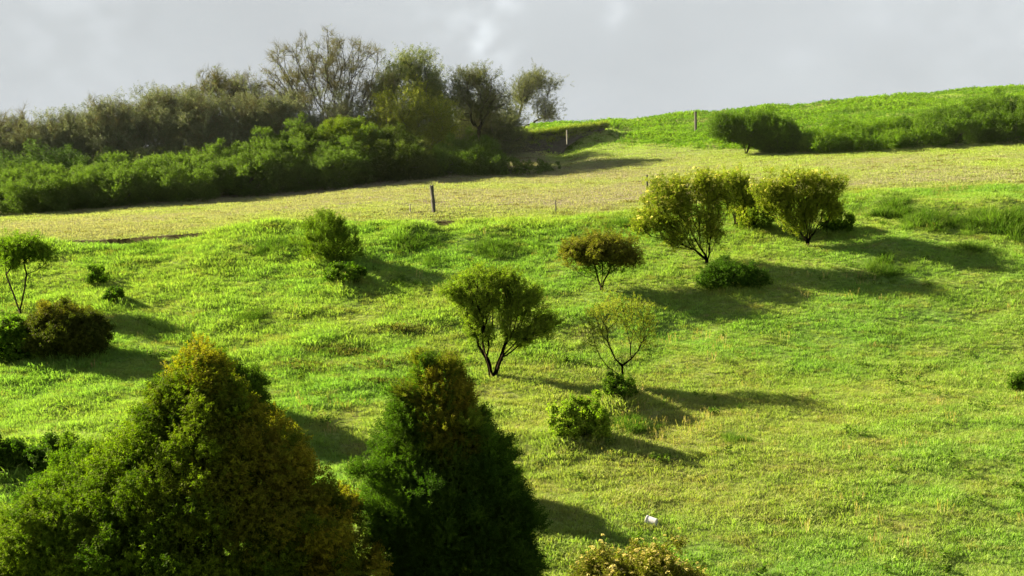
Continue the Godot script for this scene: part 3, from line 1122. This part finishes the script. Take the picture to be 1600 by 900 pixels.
func small_plants() -> void:
	var a := Color(0.05, 0.10, 0.010)
	var b := Color(0.11, 0.18, 0.018)
	var dark_a := Color(0.04, 0.08, 0.008)
	var dark_b := Color(0.08, 0.14, 0.014)
	bush("brown_shrub", "rounded dark brown shrub on the left of the meadow", "shrub", hit(105, 556), [[105, 522, 50, 36], [78, 520, 24, 24], [132, 530, 26, 26]], 520, 26, 0.25, 1.2, K.small, Color(0.045, 0.058, 0.012), Color(0.085, 0.092, 0.018), "", [[85, 490, 36, 14, Color(0.16, 0.13, 0.022)]])
	bush("green_shrub", "light green shrub left beside the brown shrub", "shrub", hit(22, 566), [[20, 535, 36, 30], [45, 545, 24, 20]], 130, 22, 0.28, 0.95, K.broad, a, b)
	bush("dark_shrub", "dark rounded shrub at the foot of the bigger round tree", "shrub", hit(1142, 446), [[1140, 430, 34, 16], [1116, 438, 20, 10], [1170, 438, 24, 10]], 130, 20, 0.3, 1.1, K.small, Color(0.032, 0.07, 0.010), Color(0.065, 0.12, 0.014))
	bush("light_green_shrub", "light green leafy shrub on the meadow beside the grassy mound", "shrub", hit(905, 688), [[910, 652, 30, 26], [885, 665, 24, 20], [925, 668, 24, 20]], 100, 22, 0.2, 0.75, K.broad, Color(0.12, 0.19, 0.02), Color(0.23, 0.30, 0.038))
	bush("low_green_shrub", "small dark green shrub at the foot of the thin tree", "shrub", hit(968, 622), [[966, 608, 20, 14], [952, 603, 10, 8]], 34, 20, 0.16, 0.6, K.broad, dark_a, b)
	bush("reedy_shrub", "upright reedy shrub at the top of the slope on the left", "shrub", hit(512, 412), [[505, 375, 34, 30], [530, 390, 24, 22]], 110, 14, 0.3, 1.5, K.needle, Color(0.08, 0.125, 0.016), Color(0.14, 0.19, 0.03), "", [], 1.2)
	bush("green_shrub", "low dark shrub under the reedy shrub", "shrub", hit(540, 440), [[540, 430, 24, 12]], 40, 20, 0.25, 0.8, K.broad, dark_a, b)
	bush("tiny_shrub", "tiny dark leafy shrub standing alone on the left slope", "shrub", hit(178, 474), [[178, 464, 9, 11]], 14, 18, 0.16, 0.75, K.broad, dark_a, dark_b)
	bush("tiny_shrub", "tiny green shrub up the slope from the lone dark one", "shrub", hit(152, 444), [[152, 432, 12, 12]], 16, 18, 0.18, 0.8, K.broad, a, b)
	bush("dark_shrub", "dark shrub cut by the right edge of the picture", "shrub", hit(1598, 612), [[1600, 602, 15, 9]], 26, 20, 0.22, 0.75, K.broad, dark_a, dark_b)
	bush("dark_shrub", "dark shrub in the lower left meadow above the leafy shrubs", "shrub", hit(95, 745), [[95, 715, 34, 22], [70, 725, 24, 16]], 110, 22, 0.2, 0.65, K.broad, dark_a, Color(0.07, 0.12, 0.014))
	bush("dark_shrub", "dark shrub at the left edge above the leafy shrubs", "shrub", hit(10, 738), [[8, 716, 30, 20]], 80, 22, 0.2, 0.65, K.broad, dark_a, Color(0.07, 0.12, 0.014))
	bush("green_shrub", "low green shrub between the two round trees", "shrub", hit(1175, 360), [[1178, 335, 26, 24]], 60, 20, 0.3, 0.9, K.small, Color(0.08, 0.13, 0.014), Color(0.15, 0.2, 0.025))
	bush("green_shrub", "dark green shrub behind the right round tree's stem", "shrub", hit(1312, 362), [[1310, 345, 20, 14]], 36, 20, 0.25, 0.8, K.broad, dark_a, b)
	# tall grass tussocks that can be told apart
	var rows := [
		[640, 386, 5, 1.5, "big tall grass tussock on the lip below the thick fence post"],
		[765, 392, 5, 1.4, "tall dark grass tussock on the lip right of the thick fence post"],
		[835, 392, 4, 1.1, "low grass tussock between the lip tussock and the brown flat topped tree"],
		[430, 388, 5, 1.3, "tall grass tussock at the lip left of the reedy shrub"],
		[220, 388, 4, 1.1, "grass tussock just under the broken lip on the left"],
		[395, 496, 5, 1.0, "dark grass tussock alone in the middle of the left slope"],
		[1400, 330, 5, 1.6, "tall grass tussock at the lip right of the second round tree"],
		[1455, 350, 6, 1.8, "dark tall grass tussock second from the right at the lip"],
		[1555, 356, 9, 2.0, "widest tall grass tussock by the right edge at the lip"],
		[1520, 390, 4, 1.1, "small dark grass tussock below the widest one"],
		[1385, 425, 4, 1.3, "dark grass tussock at the right end of the round trees' shadow"],
		[965, 352, 4, 1.2, "grass tussock at the lip left of the bigger round tree"],
		[630, 448, 3, 1.0, "small dark grass tussock right of the reedy shrub's shadow"],
		[675, 410, 4, 1.0, "pale grass tussock below the big lip tussock"],
		[985, 668, 7, 1.0, "broad dark grass tussock on the mound below the thin tree"],
		[930, 632, 5, 0.8, "dark grass tussock between the light green shrub and the mound"],
		[485, 605, 3, 0.7, "dark grass tussock between the two front conifers"],
		[1140, 690, 3, 0.8, "upright grass tussock in the long shadow right of the mound"],
	]
	for r in rows:
		var base := hit(r[0], r[1])
		var o := thing("grass_tussock", r[4], "grass tussock", base, "tall grass tussocks")
		var xf := buckets(3)
		var cl := buckets(3)
		for k in r[2] * 5:
			var w: float = r[3]
			var x: float = base.x + rng.randfn() * w * 0.55
			var d: float = -base.z + rng.randfn() * w * 0.45
			var i := rng.randi() % 3
			var near := exp(-Vector2(x - base.x, d + base.z).length_squared() / (w * w))
			xf[i].append(Transform3D(upright(w * 0.5 * (0.4 + 0.7 * near) * rnd(0.7, 1.3), 0.3), Vector3(x, ground(x, d) - 0.03, -d) - base))
			cl[i].append(tone(Color(0.06, 0.115, 0.018), Color(0.12, 0.19, 0.03), rng.randf(), 0.2))
		scatter("blades", K.tussock, xf, cl, o)
	# dead brown patches of stems
	var dead := [
		[492, 574, 0.75, "brown dead grass clump nearest the golden tree's tip"],
		[605, 566, 0.7, "brown dead grass clump left of the dark conifer's tip"],
		[548, 550, 0.55, "brown dead grass clump above the other two"],
		[632, 512, 0.5, "brown dead grass clump left of the vase shaped tree"],
		[592, 594, 0.4, "smallest brown dead grass clump beside the conifer's tip"],
	]
	for r in dead:
		var base := hit(r[0], r[1])
		var o := thing("dead_grass_clump", r[3], "dead grass", base, "brown dead grass clumps")
		var xf := buckets(6)
		var cl := buckets(6)
		for k in 46:
			var x: float = base.x + rng.randfn() * r[2] * 0.75
			var d: float = -base.z + rng.randfn() * r[2] * 0.4
			var i := rng.randi() % 6
			xf[i].append(Transform3D(upright(rnd(1.0, 2.0), 0.3), Vector3(x, ground(x, d), -d) - base))
			cl[i].append(tone(Color(0.07, 0.075, 0.02), Color(0.14, 0.12, 0.05), rng.randf(), 0.2))
		scatter("blades", K.short, xf, cl, o)


# ------------------------------------------------------------------ posts and small things
func post_mesh(high: float, r: float, wobble: float, lean: Vector2) -> ArrayMesh:
	var n := FastNoiseLite.new()
	n.seed = int(high * 100)
	n.frequency = 1.7
	var rings := 12
	var sides := 10
	var p: Array[Vector3] = []
	for k in rings + 1:
		var t := float(k) / rings
		var y := -0.25 + (high + 0.25) * t
		for s in sides:
			var a := TAU * s / sides
			var q := r * (1.0 + wobble * n.get_noise_3d(cos(a) * 2.0, y * 1.5, sin(a) * 2.0)) * (1.08 - 0.16 * t)
			var top := wobble * r * 0.8 * sin(a * 2.0 + 1.0) if k == rings else 0.0
			p.append(Vector3(cos(a) * q + lean.x * t + wobble * 0.05 * sin(t * 5.0), y + top, sin(a) * q + lean.y * t))
	var v := PackedVector3Array()
	for k in rings:
		for s in sides:
			var a := k * sides + s
			var b := k * sides + (s + 1) % sides
			for i in [a, b, b + sides, a, b + sides, a + sides]:
				v.append(p[i])
	var c := Vector3.ZERO
	for s in sides:
		c += p[rings * sides + s] / sides
	for s in sides:
		v.append(p[rings * sides + s]); v.append(p[rings * sides + (s + 1) % sides]); v.append(c)
	return soup(v, null)


func posts_and_things() -> void:
	var rows := [
		[678, 333, 43, 3.0, 0.5, -0.12, M.post, "thick weathered wooden fence post leaning at the lip of the pasture"],
		[641, 334, 15, 1.0, 0.2, 0.0, M.pale_post, "short thin pale fence stake left of the thick post"],
		[868, 331, 19, 0.9, 0.2, 0.02, M.post, "thin dark fence stake at the lip right of the thick post"],
		[1011, 300, 27, 1.7, 0.2, 0.0, M.post, "short dark fence post beside the bigger round tree's crown"],
		[1087, 208, 34, 2.0, 0.15, 0.0, M.post, "tall squared fence post on the skyline left of the hedge"],
		[886, 220, 18, 1.1, 0.15, 0.0, M.pale_post, "pale thin fence post at the corner of the earth bank"],
	]
	for r in rows:
		var b := hit(r[0], r[1])
		if r[0] == 886:
			b = W(886, 221, 118.6)
		var s := -b.z / F
		var o := part(numbered("fence_post"), post_mesh(r[2] * s, r[3] * s, r[4], Vector2(r[5], 0.0)), r[6], self)
		o.position = b
		o.set_meta("label", r[7])
		o.set_meta("category", "fence post")
		o.set_meta("group", "posts of the old pasture fence")
	# pale tub lying in the grass
	var b := hit(1018, 822)
	var o := thing("plastic_tub", "pale plastic tub lying on its side in the grass near the flowering shrub", "tub", b + Vector3(0, 0.1, 0))
	var v := PackedVector3Array()
	var sides := 20
	var prof := [[0.0, -0.17], [0.115, -0.17], [0.125, -0.155], [0.15, 0.14], [0.165, 0.14], [0.165, 0.165], [0.14, 0.165], [0.118, -0.15], [0.0, -0.15]]
	for k in prof.size() - 1:
		for s in sides:
			var q := []
			for e in [[k, s], [k, s + 1], [k + 1, s + 1], [k + 1, s]]:
				var an: float = TAU * e[1] / sides
				q.append(Vector3(prof[e[0]][1], prof[e[0]][0] * cos(an), prof[e[0]][0] * sin(an)))
			for t in [0, 1, 2, 0, 2, 3]:
				v.append(q[t])
	part("body", soup(v, M.plastic), M.plastic, o)
	v = PackedVector3Array()
	var nrm := PackedVector3Array()
	var last := Vector3(0.15, 0.0, 0.16)
	for k in 12:
		var an := PI * (k + 1) / 12
		var p := Vector3(0.15 + 0.10 * sin(an), 0, 0.16 * cos(an))
		tube(v, nrm, last, p, 0.006, 0.006, 5)
		last = p
	part("handle", soup(v, M.pale_post, nrm), null, o)
	o.rotation = Vector3(0, PI - 0.5, deg_to_rad(9))


# ------------------------------------------------------------------ grass
func make_grass() -> void:
	var meadow := Node3D.new()
	meadow.name = "meadow_grass"
	add_child(meadow)
	meadow.set_meta("kind", "stuff")
	meadow.set_meta("label", "lush long green grass covering the lower hillside")
	var pasture := Node3D.new()
	pasture.name = "pasture_grass"
	add_child(pasture)
	pasture.set_meta("kind", "stuff")
	pasture.set_meta("label", "short dry yellow grass of the grazed pasture")
	var nt: int = K.tall.size()
	var xf := buckets(nt)
	var cl := buckets(nt)
	var dx := buckets(3)
	var dc := buckets(3)
	var sx := buckets(6)
	var sc := buckets(6)
	var d := 28.0
	while d < 141.0:
		var gap := 0.19 if d < 60.0 else 0.22 if d < 82.0 else 0.34
		var half := 0.40 * d + 8.0
		var x := -half
		while x < half:
			var px := x + rnd(-0.5, 0.5) * gap
			var pd := d + rnd(-0.5, 0.5) * gap
			x += gap
			var i := column(px)
			var e := edge_d[i]
			var c := meadow_tone(px, pd)
			if absf(pd - e) < 1.5 and soil_share(px, pd) > 0.35:
				continue
			if pd < e - 0.1:
				var n := lump.get_noise_2d(px * 1.2 + 20, pd * 1.6)
				var nn := fine.get_noise_2d(px, pd * 1.4)
				var open := smoothstep(-1.0, 8.0, px)
				var s := clampf((1.0 - 0.25 * open) + (0.75 - 0.4 * open) * n + (0.35 - 0.15 * open) * nn, 0.4, 1.8)
				for sk in skirts:
					var near: float = Vector2(px - sk.x, pd - sk.y).length_squared() / (sk.z * sk.z)
					if near < 1.5:
						s *= 1.0 + 0.9 * exp(-near * 1.5)
				if pd > e - 5.0:
					s *= 1.0 + 0.35 * smoothstep(e - 5.0, e - 2.0, pd)
				var k := rng.randi() % nt
				var cc := c * exp(0.22 * nn + rnd(-0.09, 0.09))
				cc = cc.lerp(Color(0.30, 0.24, 0.09), 0.25 * smoothstep(0.25, 0.6, -n + nn * 0.5))
				cc = cc.lerp(Color(0.25, 0.18, 0.085), 0.4 * smoothstep(0.30, 0.48, lump.get_noise_2d(px * 2.6 + 200, pd * 6.5)))
				cc.a = 1.0
				xf[k].append(Transform3D(upright(s, 0.2), Vector3(px, ground(px, pd), -pd)))
				cl[k].append(cc)
				if rng.randf() < 0.002 + 0.02 * smoothstep(0.25, 0.55, patch.get_noise_2d(px * 2 - 70, pd * 2)) + 0.16 * exp(-pow((px - 5.2) / 2.0, 2) - pow((pd - 48.5) / 1.6, 2)):
					var q := rng.randi() % 3
					dx[q].append(Transform3D(upright(rnd(0.7, 1.1), 0.15), Vector3(px, ground(px, pd), -pd)))
					dc[q].append(tone(Color(0.36, 0.29, 0.12), Color(0.45, 0.38, 0.18), rng.randf(), 0.15))
			elif pd < hedge_d[i] + 3.0 or (pd < 140.0):
				var k := rng.randi() % 6
				var nn := fine.get_noise_2d(px * 0.7, pd * 1.6)
				var cc := c * exp(0.16 * nn + rnd(-0.06, 0.06))
				var clod := lump.get_noise_2d(px * 2.2 + 11, pd * 6.0)
				if clod > 0.36 and rng.randf() < 0.6:
					cc = Color(0.14, 0.115, 0.05) * rnd(0.7, 1.3)
				cc.a = 1.0
				sx[k].append(Transform3D(upright(rnd(0.8, 1.4) + 0.5 * maxf(nn, 0.0), 0.15), Vector3(px, ground(px, pd), -pd)))
				sc[k].append(cc)
		d += gap
	# low broad leaved weeds among the grass
	var wx := buckets(3)
	var wc := buckets(3)
	for k in 900:
		var wd := rnd(30, 76)
		var w := rnd(-0.4, 0.4) * wd
		if wd > edge_d[column(w)] - 0.6 or patch.get_noise_2d(w * 3.0 + 15, wd * 4.0) < 0.12:
			continue
		for z in 1 + rng.randi() % 4:
			var at := Vector3(w + rng.randfn() * 0.18, 0, -wd + rng.randfn() * 0.12)
			var i := rng.randi() % 3
			wx[i].append(Transform3D(upright(rnd(0.6, 1.3), 0.5), on_ground(at, -0.06)))
			wc[i].append(tone(Color(0.055, 0.10, 0.02), Color(0.12, 0.17, 0.03), rng.randf(), 0.2))
	scatter("weeds", K.broad, wx, wc, meadow, false)
	scatter("blades", K.tall, xf, cl, meadow, false)
	scatter("seed_stalks", K.dry, dx, dc, meadow, false)
	scatter("blades", K.short, sx, sc, pasture, false)
